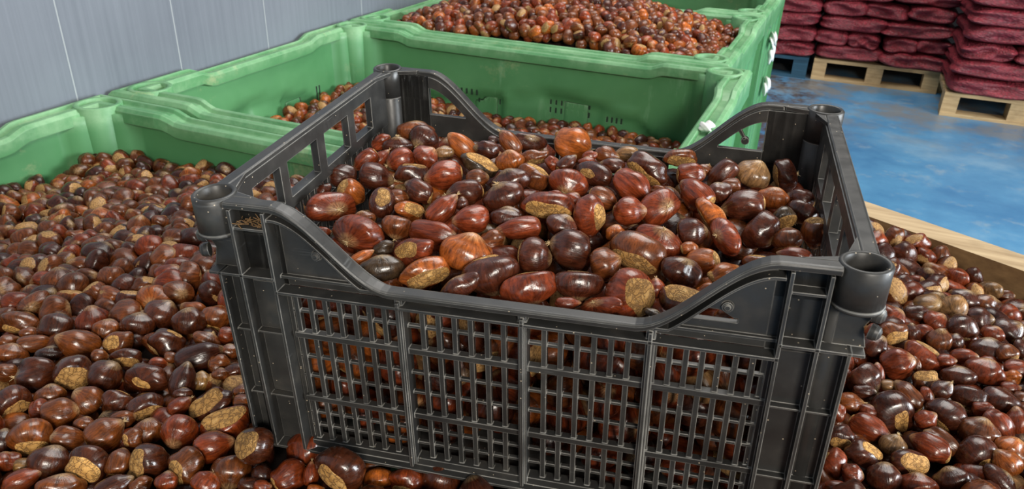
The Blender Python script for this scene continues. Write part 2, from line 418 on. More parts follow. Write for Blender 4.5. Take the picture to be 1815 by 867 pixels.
NUT_DATA = """
#T 500 200 4.336 C
1020 140 140 75 -12 m 90 10 0 0
1085 205 118 95 -20 d 225 45 0 1
760 230 85 55 15 r 30 10 0 0
890 255 115 65 -5 d 90 15 0 1
920 365 110 98 20 r 200 5 0 1
1100 345 95 85 -40 r 45 10 0 0
650 360 115 70 30 r 220 -5 S 0
740 370 100 50 20 r 45 0 0 1
470 490 120 85 5 d 180 10 0 0
705 490 135 100 0 d -12 10 0 1
1005 470 135 90 10 d 262 -14 M 0
530 610 125 95 -30 o -35 -38 M 0
765 690 125 100 75 d 258 -55 M 0
1060 605 130 85 -15 d 150 -30 S 0
380 740 205 112 5 r -5 62 0 1
110 750 75 60 -20 m 20 0 0 0
300 625 95 50 10 d 140 0 0 1
890 650 78 62 0 m 10 0 0 0
985 745 142 75 -5 o 185 -40 L 0
620 815 95 55 5 m 100 10 0 0
#T 740 200 4.336 C
350 265 142 80 -40 o 140 0 0 0
540 285 95 70 -10 d 170 10 0 0
715 240 120 70 -45 m 130 0 S 1
870 215 125 65 -5 d 60 60 0 1
480 400 150 75 -10 e 230 -42 L 1
710 370 110 75 -10 o 100 15 0 0
905 345 105 60 5 m 100 -40 M 0
215 480 145 110 20 r 190 5 S 0
455 505 90 70 -10 m 10 10 0 0
380 610 135 95 10 d 188 0 S 1
655 645 165 110 5 d 115 22 0 1
720 530 150 90 -20 d 110 10 0 0
895 490 125 95 -40 m 240 -18 M 0
1010 720 205 108 0 r 75 -52 L 0
1050 628 60 32 0 r 0 0 0 0
180 755 150 90 15 r 45 0 0 1
430 795 135 85 5 r 190 5 0 0
690 790 120 62 5 d 90 10 0 0
205 305 75 48 0 t 90 0 0 0
345 705 48 52 0 d 90 0 0 0
1035 390 62 52 0 r 40 0 0 0
580 210 48 32 0 d 0 0 0 0
#T 980 200 4.336 C
140 240 146 125 -20 o -20 0 S 1
100 395 95 55 15 d 40 -20 M 0
315 475 168 95 -15 d -10 -48 S 0
405 325 90 65 10 m -10 5 0 0
580 320 95 62 -5 t 178 0 0 1
470 405 95 55 -5 d 170 5 0 0
730 430 162 110 -25 d 52 -32 L 0
980 350 125 70 -10 m 100 -50 L 0
600 560 165 112 -32 r -42 15 S 1
120 545 152 108 -20 r 250 50 0 1
380 655 120 80 -22 m -25 -8 S 0
580 760 122 105 0 r 5 12 S 0
830 740 165 125 38 r 20 62 0 1
290 780 155 125 -55 r 165 -34 M 0
1050 475 115 88 -10 r 8 -6 M 0
1110 640 165 108 -25 r 140 -28 M 0
815 600 66 42 0 m 180 -15 S 0
160 670 72 52 -30 r 60 0 0 0
280 335 62 42 0 r 20 0 0 0
262 375 62 32 0 r 90 0 0 0
#T 1220 240 4.336 C
270 290 140 85 15 d 225 5 0 0
500 305 126 110 0 t 60 20 0 0
740 310 130 92 -70 d 10 -22 M 1
325 390 90 60 -15 m 190 10 0 0
240 440 95 80 -20 d 100 10 0 0
440 545 160 122 12 d 188 5 S 1
650 485 122 85 -10 o 80 15 0 0
870 495 105 80 -20 d 170 0 S 0
875 595 120 88 -15 d 235 20 0 1
735 645 88 85 0 e 130 -50 L 0
560 730 150 122 25 d -42 12 0 1
180 630 170 85 -20 o 30 -12 M 0
290 790 172 102 -38 r 165 42 0 1
980 740 122 105 100 m 262 -16 L 0
760 800 110 92 0 m 95 -18 M 0
135 265 56 40 20 m 60 10 0 1
#T 540 350 4.336 C
410 290 215 128 10 r 212 40 0 1
710 225 115 90 -10 m 258 20 0 1
970 268 212 90 -20 r -8 28 0 1
840 410 190 112 0 r -10 -40 M 0
605 390 85 52 10 e 20 0 0 0
430 465 100 48 0 o 30 0 0 0
590 550 175 102 -8 e 95 12 0 0
930 590 190 118 10 o 120 -52 L 0
140 262 62 36 -25 r 0 0 0 0
#T 780 360 4.336 C
255 125 140 100 8 r 185 5 0 0
520 120 122 72 0 d 80 10 0 0
630 190 178 85 -8 r 188 6 0 1
400 295 100 85 -20 m 10 0 0 0
210 390 210 152 10 o 70 18 0 0
720 410 142 130 -60 d -5 5 M 0
935 182 120 88 5 d 60 10 0 0
1010 355 165 150 0 d 165 8 S 1
385 540 208 148 20 d 285 -4 S 0
690 650 212 132 0 r 282 8 S 0
1060 622 188 115 -10 d 265 4 S 0
165 640 158 85 -15 d 120 10 S 0
970 768 98 46 -10 r 0 0 0 0
#T 1020 370 4.336 C
485 335 218 158 -18 m 62 -34 L 0
650 240 178 112 -30 r 70 48 0 1
890 180 116 110 0 d 8 5 M 0
220 430 118 122 0 m 20 10 0 0
305 190 72 66 0 o 90 10 0 0
430 630 190 185 -30 r 160 -46 L 0
810 480 150 125 -10 d 60 35 0 0
970 420 150 110 -20 o 190 -18 M 0
870 305 72 52 0 o 10 -20 M 0
1130 500 132 75 5 o 25 -32 M 0
815 690 165 115 -5 d 255 -52 L 0
620 620 72 78 0 r 90 10 0 1
190 752 202 75 -12 r 150 40 0 1
600 812 76 36 0 e 60 10 0 0
1000 625 82 46 5 o 20 0 0 0
#T 1220 380 4.336 C
830 322 130 66 -5 r 170 10 0 0
530 370 110 62 15 m 262 -10 M 0
300 757 112 50 -10 m 20 0 0 0
#T 0 690 4.899 L
100 130 160 140 50 d 130 -45 M 0
270 430 170 160 0 m 95 -42 M 0
510 210 155 130 0 m 20 20 0 0
760 110 140 125 90 m 140 10 0 0
595 430 145 100 0 m 170 20 0 0
900 400 160 148 45 m 40 5 S 1
435 635 170 140 10 d 80 15 0 0
765 665 165 155 -20 d 40 -55 L 0
1030 645 130 100 85 m 80 -15 S 0
170 800 160 86 0 r 30 10 0 0
520 850 190 110 0 m 95 20 0 0
200 670 90 66 0 t 10 0 0 0
55 630 110 86 0 r 100 10 0 0
970 860 165 96 0 d 30 12 0 0
20 460 90 110 0 x 90 10 0 0
340 180 86 90 0 r 0 0 0 0
1060 265 112 76 -10 m 20 10 0 0
740 310 86 62 0 m 80 0 0 0
1030 110 130 102 0 d 250 0 S 0
440 50 120 82 0 m 100 10 0 0
1150 430 86 82 0 m 20 -30 M 0
#T 230 690 4.899 L
130 150 152 115 30 d 108 -34 L 0
430 370 150 150 0 r 250 35 0 0
700 130 190 132 20 d -15 -52 L 0
830 290 205 140 20 r -58 -52 L 0
700 510 175 125 0 r 20 10 0 0
160 370 130 112 10 m 100 15 0 0
165 630 176 150 0 d 12 -34 L 0
480 690 170 150 90 m 30 -40 M 1
880 720 165 150 20 m 265 25 S 1
1085 485 168 162 0 d -5 -40 L 0
320 810 92 82 0 r 90 0 0 0
660 820 125 102 10 r 60 0 0 1
420 160 112 72 10 r 40 0 0 1
1140 730 90 76 0 x 90 0 0 0
980 130 100 82 0 m 0 10 0 0
90 830 100 62 0 m 20 0 0 0
1040 830 110 62 0 d 0 0 0 0
460 40 80 52 0 d 90 0 0 0
#T 0 540 4.899 L
190 170 160 110 5 m 60 -28 M 0
490 200 140 130 0 d 80 -15 S 0
700 350 180 122 -20 m 160 10 0 0
930 220 120 92 -10 m 90 10 0 0
1030 330 135 112 10 m -5 -42 M 0
330 600 165 145 15 d 190 0 0 1
640 600 155 155 0 d 90 -62 L 0
915 620 140 140 0 d 60 30 0 0
1100 470 125 86 15 d 70 -46 L 0
290 340 150 76 10 m 10 0 0 0
100 430 130 82 0 m 80 10 S 0
60 590 92 76 0 m 0 0 0 0
440 430 110 62 0 x 90 10 0 0
280 260 92 62 10 m 90 0 0 0
1160 660 105 86 90 d 0 10 0 0
860 450 72 62 0 m 0 0 0 0
60 330 92 62 0 m 20 0 0 0
#T 210 540 4.899 L
170 170 142 100 15 d 90 18 0 0
380 90 140 122 0 d 60 15 0 0
610 150 140 122 -10 d 100 18 0 0
840 130 140 122 10 m 70 -22 M 1
430 330 150 125 -20 d 240 -22 S 0
940 270 82 76 10 r 0 0 0 0
960 410 86 66 0 m 90 10 S 0
770 320 120 72 -5 m 60 5 S 1
690 460 220 120 10 x 20 8 0 0
560 680 160 105 100 x 80 10 0 0
250 640 176 120 0 d 40 -45 S 0
1010 590 116 82 25 d 100 -26 L 0
870 520 92 82 0 m 0 5 S 1
720 670 92 82 0 t 90 10 0 0
340 520 82 62 0 r 0 0 0 0
1080 760 82 62 0 m 90 0 0 0
450 460 62 52 10 m 0 0 0 0
890 610 72 52 30 m 90 0 0 0
#T 450 740 4.654 L
440 260 165 150 0 r 100 5 S 1
715 430 208 176 -20 d 48 -34 M 0
280 490 150 120 0 r 30 -20 S 0
470 480 100 62 80 r 90 5 0 1
1550 500 165 150 20 d 75 30 0 1
1260 530 140 112 -10 r 80 -30 M 0
1030 510 120 92 0 o 90 -20 S 0
60 480 92 82 0 x 0 0 0 0
1000 390 112 46 0 m 20 0 0 1
500 585 72 32 0 o 0 0 0 0
1770 500 72 42 0 t 0 0 0 0
60 570 72 52 0 r 0 0 0 0
960 590 52 42 0 r 0 0 0 0
860 590 62 42 0 m 0 0 0 0
#T 1440 690 4.899 R
720 210 200 178 105 d 130 -52 S 1
480 330 172 102 -30 r -30 5 S 0
240 420 112 112 0 d 90 -50 M 0
180 650 140 112 95 r -40 -20 S 0
450 570 160 130 0 d 210 -30 M 0
700 490 112 96 0 t 60 20 0 1
840 640 172 122 -10 d 175 -48 L 0
1040 510 165 112 -60 r 150 -10 S 0
620 760 140 122 -60 d 80 15 0 0
920 830 150 92 -15 r 80 15 0 0
340 740 92 92 0 r 0 0 0 0
320 120 102 86 -10 o 0 5 0 1
230 210 86 56 90 r 90 0 0 0
980 270 92 86 0 r 30 0 0 0
480 190 82 56 -10 r 60 0 0 0
840 70 152 92 -55 m 125 -15 S 0
990 60 82 56 -60 r 0 0 0 0
190 850 112 52 -10 r 0 0 0 0
440 20 102 56 0 d 0 0 0 0
#T 1567 690 4.899 R
540 230 166 142 -25 d 40 -22 M 0
510 460 160 92 -50 m 140 5 0 0
820 380 170 132 -25 m 60 20 0 0
800 580 180 162 60 d 120 -42 S 0
990 310 150 102 -70 r -60 5 0 0
740 70 150 102 0 d 250 10 0 1
1010 110 150 122 -20 d 240 5 0 1
850 170 92 62 -10 r 0 0 0 0
1160 290 120 92 90 r 90 10 0 0
1120 540 140 122 -20 o 60 15 0 0
1070 650 122 112 -40 o 120 10 0 0
1000 790 150 92 -20 d 30 10 0 0
590 790 150 102 -20 d 100 15 0 0
1190 80 62 62 0 m 0 0 0 0
740 800 82 62 -10 x 0 0 0 0
500 30 86 56 0 m 0 0 0 1
#T 1480 540 4.899 R
500 110 120 82 -10 r 40 5 0 0
510 260 120 102 -10 m 130 -46 L 0
670 250 80 66 90 d 90 10 0 0
780 240 82 66 -20 r 150 0 0 0
910 310 96 96 0 m 80 25 0 0
1050 330 76 62 90 d 90 10 0 0
770 450 166 112 -20 r 230 -12 M 0
540 510 142 130 -10 r 20 22 0 0
340 370 106 106 0 d 50 10 0 0
320 250 80 70 90 r 0 10 0 0
250 650 150 125 80 d -50 8 0 1
370 610 100 56 -70 r 90 0 0 0
790 660 106 102 0 m 262 -46 L 0
1070 620 142 82 -10 d 80 10 0 0
1090 210 130 122 -5 d 90 -22 S 0
700 80 112 76 0 d 0 0 0 0
870 150 102 82 -20 r 40 10 0 0
170 450 62 50 90 r 0 0 0 0
960 490 76 62 0 r 0 0 0 0
1110 450 112 66 0 r 0 10 0 0
920 750 96 82 10 d 40 10 0 1
100 650 100 60 90 r 0 0 0 0
700 520 70 42 -70 m 0 -40 M 0
1060 50 92 62 0 m 90 -20 M 0
460 700 72 46 0 t 0 0 0 0
#T 1600 520 4.819 R
720 130 130 112 -30 m 60 10 0 0
650 230 112 102 -40 d 0 10 0 0
770 350 92 72 -10 r 60 10 0 0
890 330 120 110 90 d 30 10 0 0
720 490 142 112 -20 d 80 15 0 0
895 520 92 82 -40 m 120 -30 M 0
690 670 152 116 -15 r 70 12 0 0
970 650 112 82 -10 r 0 0 0 0
930 720 72 62 -30 o 0 0 0 0
910 810 76 56 -20 r 0 0 0 0
520 60 130 92 -10 d 60 10 0 0
340 80 102 82 0 r 0 10 0 0
930 130 112 82 0 r 20 10 0 0
1000 480 82 56 -60 d 0 0 0 0
850 20 92 52 0 m 0 0 0 0
"""

def parse():
    out = []; cur = None
    for ln in NUT_DATA.strip().splitlines():
        q = ln.split()
        if q[0] == '#T': cur = (float(q[1]), float(q[2]), float(q[3]), q[4]); continue
        x0, y0, k, g = cur
        out.append(dict(px=x0 + float(q[0]) / k, py=y0 + float(q[1]) / k, a=float(q[2]) / k, b=float(q[3]) / k, ang=math.radians(float(q[4])),
                        tone=q[5], th=math.radians(float(q[6])), ph=math.radians(float(q[7])), scar=q[8], tuft=q[9] == '1', g=g))
    return out
ND = parse()
for n in ND:
    d = ray(n['px'], n['py']); n['d'] = d
    lo, hi = .2, 3.0
    for _ in range(40):
        s = (lo + hi) / 2; P = CAM + d * s
        if n['g'] == 'C':
            l = to_local(P); above = l[2] > crate_surf(l)
        else: above = P[2] > heap_surf(P[0], P[1])
        lo, hi = (s, hi) if above else (lo, s)
    n['s0'] = n['s'] = lo; n['off'] = 0.0
def radius(n): return .5 * (n['a'] + n['b']) * n['s'] / F
for it in range(80):                                      # settle: nearer nuts ride up, farther ones sink, so that they touch instead of crossing
    for i in range(len(ND)):
        A = ND[i]
        for j in range(i):
            B = ND[j]
            if A['g'] != B['g'] or abs(A['px'] - B['px']) > 110 or abs(A['py'] - B['py']) > 110: continue
            need = .86 * (radius(A) + radius(B))
            gap = np.linalg.norm(A['d'] * A['s'] - B['d'] * B['s'])
            if gap < need:
                st = min(.0012, (need - gap) * .3)
                fr, bk = (A, B) if A['py'] + .6 * A['b'] > B['py'] + .6 * B['b'] else (B, A)
                fr['s'] = max(fr['s'] - st, fr['s0'] - .020); bk['s'] = min(bk['s'] + st, bk['s0'] + .028)
def blocked(n):
    l = to_local(CAM + n['d'] * n['s']); r = radius(n)
    return abs(l[0]) < .243 + .72 * r and -.187 - .78 * r < l[1] < .19 and l[2] > -.245 - .3 * r
for n in ND:
    if n['g'] != 'C':
        for _ in range(50):
            if not blocked(n): break
            n['s'] -= .0012
    if n['g'] == 'C':                                     # keep inside the crate
        for _ in range(60):
            l = to_local(CAM + n['d'] * n['s'])
            r = radius(n)
            if l[1] < -.160 + .75 * r: n['s'] += .0015
            elif l[1] > .165 - .75 * r + .02 * (l[0] < 0): n['s'] -= .0015
            else: break
    n['P'] = CAM + n['d'] * n['s']

# ------------------------------------------------------------------ labels for the single nuts
ORD = ['first', 'second', 'third', 'fourth', 'fifth', 'sixth', 'seventh', 'eighth', 'ninth', 'tenth', 'eleventh', 'twelfth', 'thirteenth', 'fourteenth',
       'fifteenth', 'sixteenth', 'seventeenth', 'eighteenth', 'nineteenth', 'twentieth', 'twenty-first', 'twenty-second', 'twenty-third', 'twenty-fourth', 'twenty-fifth', 'twenty-sixth']
TN = {'r': 'red-brown', 'd': 'dark brown', 'm': 'brown', 'o': 'orange-brown', 't': 'tan', 'x': 'blackish brown', 'e': 'olive-brown'}
CUSTOM = {}   # (tile, line) -> label
def feature(n):
    if n['scar'] == 'L': return ' with large tan scar'
    if n['scar'] == 'M': return ' with tan scar'
    if n['scar'] == 'S': return ' with small tan scar'
    if n['tuft']: return ' with pale tuft'
    return ''
for g, rows in (('C', 8), ('L', 9), ('R', 8)):
    G = [n for n in ND if n['g'] == g]
    if g == 'C': key = lambda n: n['py'] - .107 * (n['px'] - 950)
    else: key = lambda n: n['py']
    G.sort(key=key, reverse=True)
    per = math.ceil(len(G) / rows)
    for k in range(rows):
        row = sorted(G[k * per:(k + 1) * per], key=lambda n: n['px'])
        for i, n in enumerate(row):
            o = ORD[i] + ' from left' if i else 'leftmost'
            if i == len(row) - 1: o = 'rightmost'
            if g == 'C': where = 'in crate\'s %s row from front' % ORD[k]
            elif g == 'L': where = '%s row up, left of crate' % ORD[k]
            else: where = '%s row up, right of crate' % ORD[k]
            n['label'] = '%s chestnut%s, %s %s' % (TN[n['tone']], feature(n), o, where)
BIG = [(590, 371, 'large oblong red-brown chestnut with pale starburst tip against the crate\'s left wall'),
       (634, 417, 'large red-brown chestnut with straw tuft at lower left, by crate\'s front-left curve'),
       (1012, 255, 'big round orange-brown chestnut standing highest along the crate\'s back rim'),
       (973, 366, 'wide red-brown chestnut with long crinkled tan scar in the middle of crate'),
       (1119, 515, 'large red-brown chestnut with oval grey-tan scar by the crate\'s front rim'),
       (1132, 447, 'scuffed two-toned brown chestnut with rough scar below, right of crate middle'),
       (1335, 310, 'round tan woody-looking chestnut near the crate\'s back-right corner'),
       (1446, 411, 'brown chestnut capped by a tan scar against the crate\'s right wall'),
       (828, 450, 'large orange-brown striped chestnut in the crate\'s front-left third'),
       (1289, 555, 'brown chestnut glimpsed through the slot in crate\'s front right panel'),
       (754, 486, 'orange-brown chestnut with round cracked scar at crate\'s front-left rim'),
       (1207, 529, 'dark brown chestnut with orange-tan scar on top at front-right rim curve'),
       (604, 832, 'big dark chestnut with tan scar leaning on the crate\'s bottom-left front rail'),
       (783, 847, 'dark striped chestnut leaning on the middle of crate\'s bottom front rail'),
       (544, 796, 'red-brown chestnut with small pale flake beside crate\'s front-left foot'),
       (399, 749, 'dark chestnut with broad crinkled tan scar beside the crate\'s left corner'),
       (1587, 733, 'biggest dark chestnut with curled pale strand in the heap right of crate')]
for x, y, lab in BIG:
    n = min(ND, key=lambda n: (n['px'] - x) ** 2 + (n['py'] - y) ** 2); n['label'] = lab

GROUP = {'C': 'chestnuts on top inside the black crate', 'L': 'nearest chestnuts left of and before the crate', 'R': 'nearest chestnuts right of the crate'}
def place_nut(n, i):
    d = n['d'] / np.linalg.norm(n['d']); v = -d
    r = RT - (RT @ v) * v; r /= np.linalg.norm(r); u = np.cross(v, r)
    tip = math.cos(n['ph']) * (math.cos(n['th']) * r + math.sin(n['th']) * u) + math.sin(n['ph']) * v
    m = math.cos(n['ang']) * r + math.sin(n['ang']) * u
    a, b = n['a'] * n['s'] / F, n['b'] * n['s'] / F
    sp = abs(math.sin(n['ph']))
    if abs(m @ tip) > .78:
        xl = np.cross(tip, v); xl /= np.linalg.norm(xl); sx, sy, sz = b, .9 * b, a * .98
    else:
        xl = m - (m @ tip) * tip; xl /= np.linalg.norm(xl)
        sx, sy, sz = a, b * (.9 + .1 * sp), b * (1 - .1 * sp)
    yl = np.cross(tip, xl)
    if yl @ v < 0: xl, yl = -xl, -yl
    k = (i * 5 + 3) % 8
    sy *= 1.04 * 2 / (1 + SHAPES[k].flat); sx *= 1.05; sz *= 1.03
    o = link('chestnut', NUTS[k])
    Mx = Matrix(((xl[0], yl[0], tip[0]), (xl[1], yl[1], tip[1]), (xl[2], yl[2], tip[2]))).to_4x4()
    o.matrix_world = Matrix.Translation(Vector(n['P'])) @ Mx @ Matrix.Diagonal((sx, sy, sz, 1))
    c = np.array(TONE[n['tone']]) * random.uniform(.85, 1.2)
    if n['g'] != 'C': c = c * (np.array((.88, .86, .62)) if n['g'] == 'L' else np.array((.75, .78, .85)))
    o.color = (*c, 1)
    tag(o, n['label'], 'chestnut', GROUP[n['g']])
    if n['scar'] != '0': link('scar', SCARS[(k, n['scar'])], o)
    if n['tuft']: link('tuft', TUFTS[k], o)
for i, n in enumerate(ND): place_nut(n, i)
IND = np.array([n['P'] for n in ND]); INR = np.array([radius(n) for n in ND])

# ------------------------------------------------------------------ heaps of nuts nobody placed one by one
CSP = {k: cube_sphere(k) for k in (3, 4, 5, 7)}
def rand_rot(n):
    q = rng.normal(size=(n, 4)); q /= np.linalg.norm(q, axis=1)[:, None]
    w, x, y, z = q.T
    return np.stack([1 - 2 * (y * y + z * z), 2 * (x * y - z * w), 2 * (x * z + y * w), 2 * (x * y + z * w), 1 - 2 * (x * x + z * z), 2 * (y * z - x * w),
                     2 * (x * z - y * w), 2 * (y * z + x * w), 1 - 2 * (x * x + y * y)], -1).reshape(n, 3, 3)
def heap_object(name, layers, label, tones, weights, bed=None, gain=1.0):
    """layers: list of (centres, sphere resolution)"""
    VV, QQ, NL, TT = [], [], [], []; o = 0
    for C, res, rad in layers:
        n = len(C)
        if n == 0: continue
        R = rand_rot(n); D, Q = CSP[res]
        base = [sh(D) for sh in SHAPES]
        pick = rng.choice(len(tones), n, p=weights)
        for i in range(n):
            sc = rad * np.array([1.16, .92, .96]) * rng.uniform(.84, 1.14)
            VV.append((base[i % 8] * sc) @ R[i].T + C[i]); QQ.append(Q + o); o += len(D); NL.append(D)
            t = np.empty((len(D), 4)); t[:, :3] = np.array(TONE[tones[pick[i]]]) * rng.uniform(.75, 1.3) * gain; t[:, 3] = rng.random(); TT.append(t)
    mi = [np.zeros(len(q), int) for q in QQ]
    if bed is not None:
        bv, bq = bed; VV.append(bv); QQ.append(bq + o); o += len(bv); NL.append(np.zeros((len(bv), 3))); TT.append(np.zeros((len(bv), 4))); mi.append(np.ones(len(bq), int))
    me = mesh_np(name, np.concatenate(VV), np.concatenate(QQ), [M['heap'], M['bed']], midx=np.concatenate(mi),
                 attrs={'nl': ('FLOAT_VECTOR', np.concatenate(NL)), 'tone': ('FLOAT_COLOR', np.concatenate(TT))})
    return tag(link(name, me), label, 'chestnuts', kind='stuff')
def hexpts(x0, x1, y0, y1, sp, jit):
    P = []; r = 0; y = y0
    while y < y1:
        x = x0 + (sp / 2 if r % 2 else 0)
        while x < x1:
            P.append((x + rng.uniform(-jit, jit) * sp, y + rng.uniform(-jit, jit) * sp)); x += sp
        y += sp * .866; r += 1
    return P
def field(x0, x1, y0, y1, inside, surf, sp, rad, res, drop=0, jz=.005, avoid=None, k=.84):
    C = []
    for x, y in hexpts(x0, x1, y0, y1, sp, .22):
        if not inside(x, y): continue
        p = np.array([x, y, surf(x, y) - drop + rng.uniform(-jz, jz)])
        if avoid is not None and (np.linalg.norm(IND - p, axis=1) < k * (INR + rad)).any(): continue
        C.append(p)
    return (C, res, rad)
def bedmesh(x0, x1, y0, y1, inside, surf, drop, nx=40, ny=32):
    xs = np.linspace(x0, x1, nx); ys = np.linspace(y0, y1, ny)
    V = [(x, y, surf(x, y) - drop) for y in ys for x in xs]; Q = []
    for j in range(ny - 1):
        for i in range(nx - 1):
            if inside((xs[i] + xs[i + 1]) / 2, (ys[j] + ys[j + 1]) / 2): Q.append((j * nx + i, j * nx + i + 1, (j + 1) * nx + i + 1, (j + 1) * nx + i))
    return np.array(V), np.array(Q)

# bins' plan
BX0, BX1 = -1.455, -.255
BY = [(.20, 1.145), (1.160, 2.075), (2.085, 2.865), (2.875, 3.58)]
BXR = [BX1, -.195, BX1, BX1]
IN = .048
def in_crate(x, y, z, grow=.012):
    l = to_local(np.array([x, y, z])); return abs(l[0]) < .238 + grow and -.168 - grow < l[1] < .178 + grow and l[2] > -.245 - .012
def left_in(x, y): return BX0 + IN + .015 < x < -.235 and BY[0][0] + .06 < y < BY[0][1] - IN - .015 and not in_crate(x, y, heap_surf(x, y))
def board_dist(x, y): return -((x - .113) * .437 + (y - 1.254) * .899)
def right_in(x, y):
    return -.235 <= x and board_dist(x, y) > .018 and .2 < y and not in_crate(x, y, heap_surf(x, y)) and x < .95 + 0 * y and (x > -.235 + max(0, (y - 1.0)) * .9)
SL = lambda x, y: heap_surf(x, y) + .006 * math.sin(x * 23 + 1) * math.sin(y * 19)
heap_object('chestnut_heap', [field(BX0, -.2, .2, 1.2, left_in, SL, .0345, .0182, 7, 0, .007, True), field(BX0, -.2, .2, 1.2, left_in, SL, .034, .018, 5, .022, .006, True, .6)],
            'dark glossy chestnuts filling the nearest green bin left of the crate', 'mdrxo', [.45, .27, .12, .10, .06],
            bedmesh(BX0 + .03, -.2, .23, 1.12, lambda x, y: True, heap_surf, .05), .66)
heap_object('chestnut_heap', [field(-.24, 1.1, .2, 1.4, right_in, SL, .0335, .0175, 7, 0, .007, True), field(-.24, 1.1, .2, 1.4, right_in, SL, .033, .0175, 5, .021, .006, True, .6)],
            'purple-brown glossy chestnuts filling the plywood-edged box right of the crate', 'mdrxt', [.34, .3, .26, .05, .05],
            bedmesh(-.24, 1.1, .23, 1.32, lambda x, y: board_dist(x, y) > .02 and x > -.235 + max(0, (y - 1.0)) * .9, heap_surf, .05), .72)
def box_in(k): return lambda x, y: BX0 + IN + .02 < x < BXR[k] - IN - .02 and BY[k][0] + IN + .02 < y < BY[k][1] - IN - .02
S2 = lambda x, y: .642 + .03 * sstep((-.9 - x) / .5) + .008 * math.sin(x * 9) * math.sin(y * 7)
def S3(x, y):
    u = (x - (BX0 + BX1) / 2) / .55; v = (y - 2.46) / .40
    return .790 + .130 * max(0, 1 - u * u) ** .7 * max(0, 1 - v * v) ** .7
S4 = lambda x, y: .735 + .03 * math.sin(x * 4 + 2)
heap_object('chestnut_heap', [field(BX0, BXR[1], *BY[1], box_in(1), S2, .036, .0185, 5), field(BX0, BXR[1], *BY[1], box_in(1), S2, .035, .018, 3, .022)],
            'chestnuts lying low in the second green bin behind the crate', 'mdrox', [.34, .2, .3, .11, .05], bedmesh(BX0 + .03, BX1 - .03, BY[1][0] + .03, BY[1][1] - .03, lambda x, y: True, S2, .05), .9)
heap_object('chestnut_heap', [field(BX0, BX1, *BY[2], box_in(2), S3, .0365, .0188, 5, 0, .009), field(BX0, BX1, *BY[2], box_in(2), S3, .035, .018, 4, .02)],
            'bright orange-brown chestnuts mounded high in the third green bin', 'mrod', [.42, .28, .12, .18], bedmesh(BX0 + .03, BX1 - .03, BY[2][0] + .03, BY[2][1] - .03, lambda x, y: True, S3, .05), 1.05)  # nut colours brightened to stand in for the stronger light on this mound
heap_object('chestnut_heap', [field(BX0, BX1, *BY[3], box_in(3), S4, .037, .019, 4, 0, .008), field(BX0, BX1, *BY[3], box_in(3), S4, .035, .018, 3, .02)],
            'chestnuts in the farthest green bin at the top edge of the photo', 'mrod', [.4, .3, .15, .15], bedmesh(BX0 + .03, BX1 - .03, BY[3][0] + .03, BY[3][1] - .03, lambda x, y: True, S4, .05), 1.0)

# filling of the crate, seen through the lattice
C = []
for kz in range(7):
    z = -.222 + kz * .0285
    for x, y in hexpts(-.216, .220, -.146 , .166, .0355, .2):
        x2, y2, _ = warp((x + .01 * (kz % 2), y, 0))
        if abs(x2) > .219: continue
        if y2 > .156 - .02 * (x2 > 0): continue
        if z > crate_surf((x2, y2, 0)) - .019: continue
        if y2 < -.112 and rng.random() < .18: continue
        p = to_world(np.array([x2, max(y2, -.130 - .008 * (x2 < 0)), z + rng.uniform(-.004, .004)]))
        if (np.linalg.norm(IND - p, axis=1) < .74 * (INR + .0178)).any(): continue
        C.append(p)
heap_object('chestnut_heap', [(C, 7, .0182)], 'chestnuts packed inside the black crate, seen through its front lattice', 'rmodt', [.42, .25, .13, .16, .04], None, .6)  # nut colours darkened to stand in for the shade behind the lattice

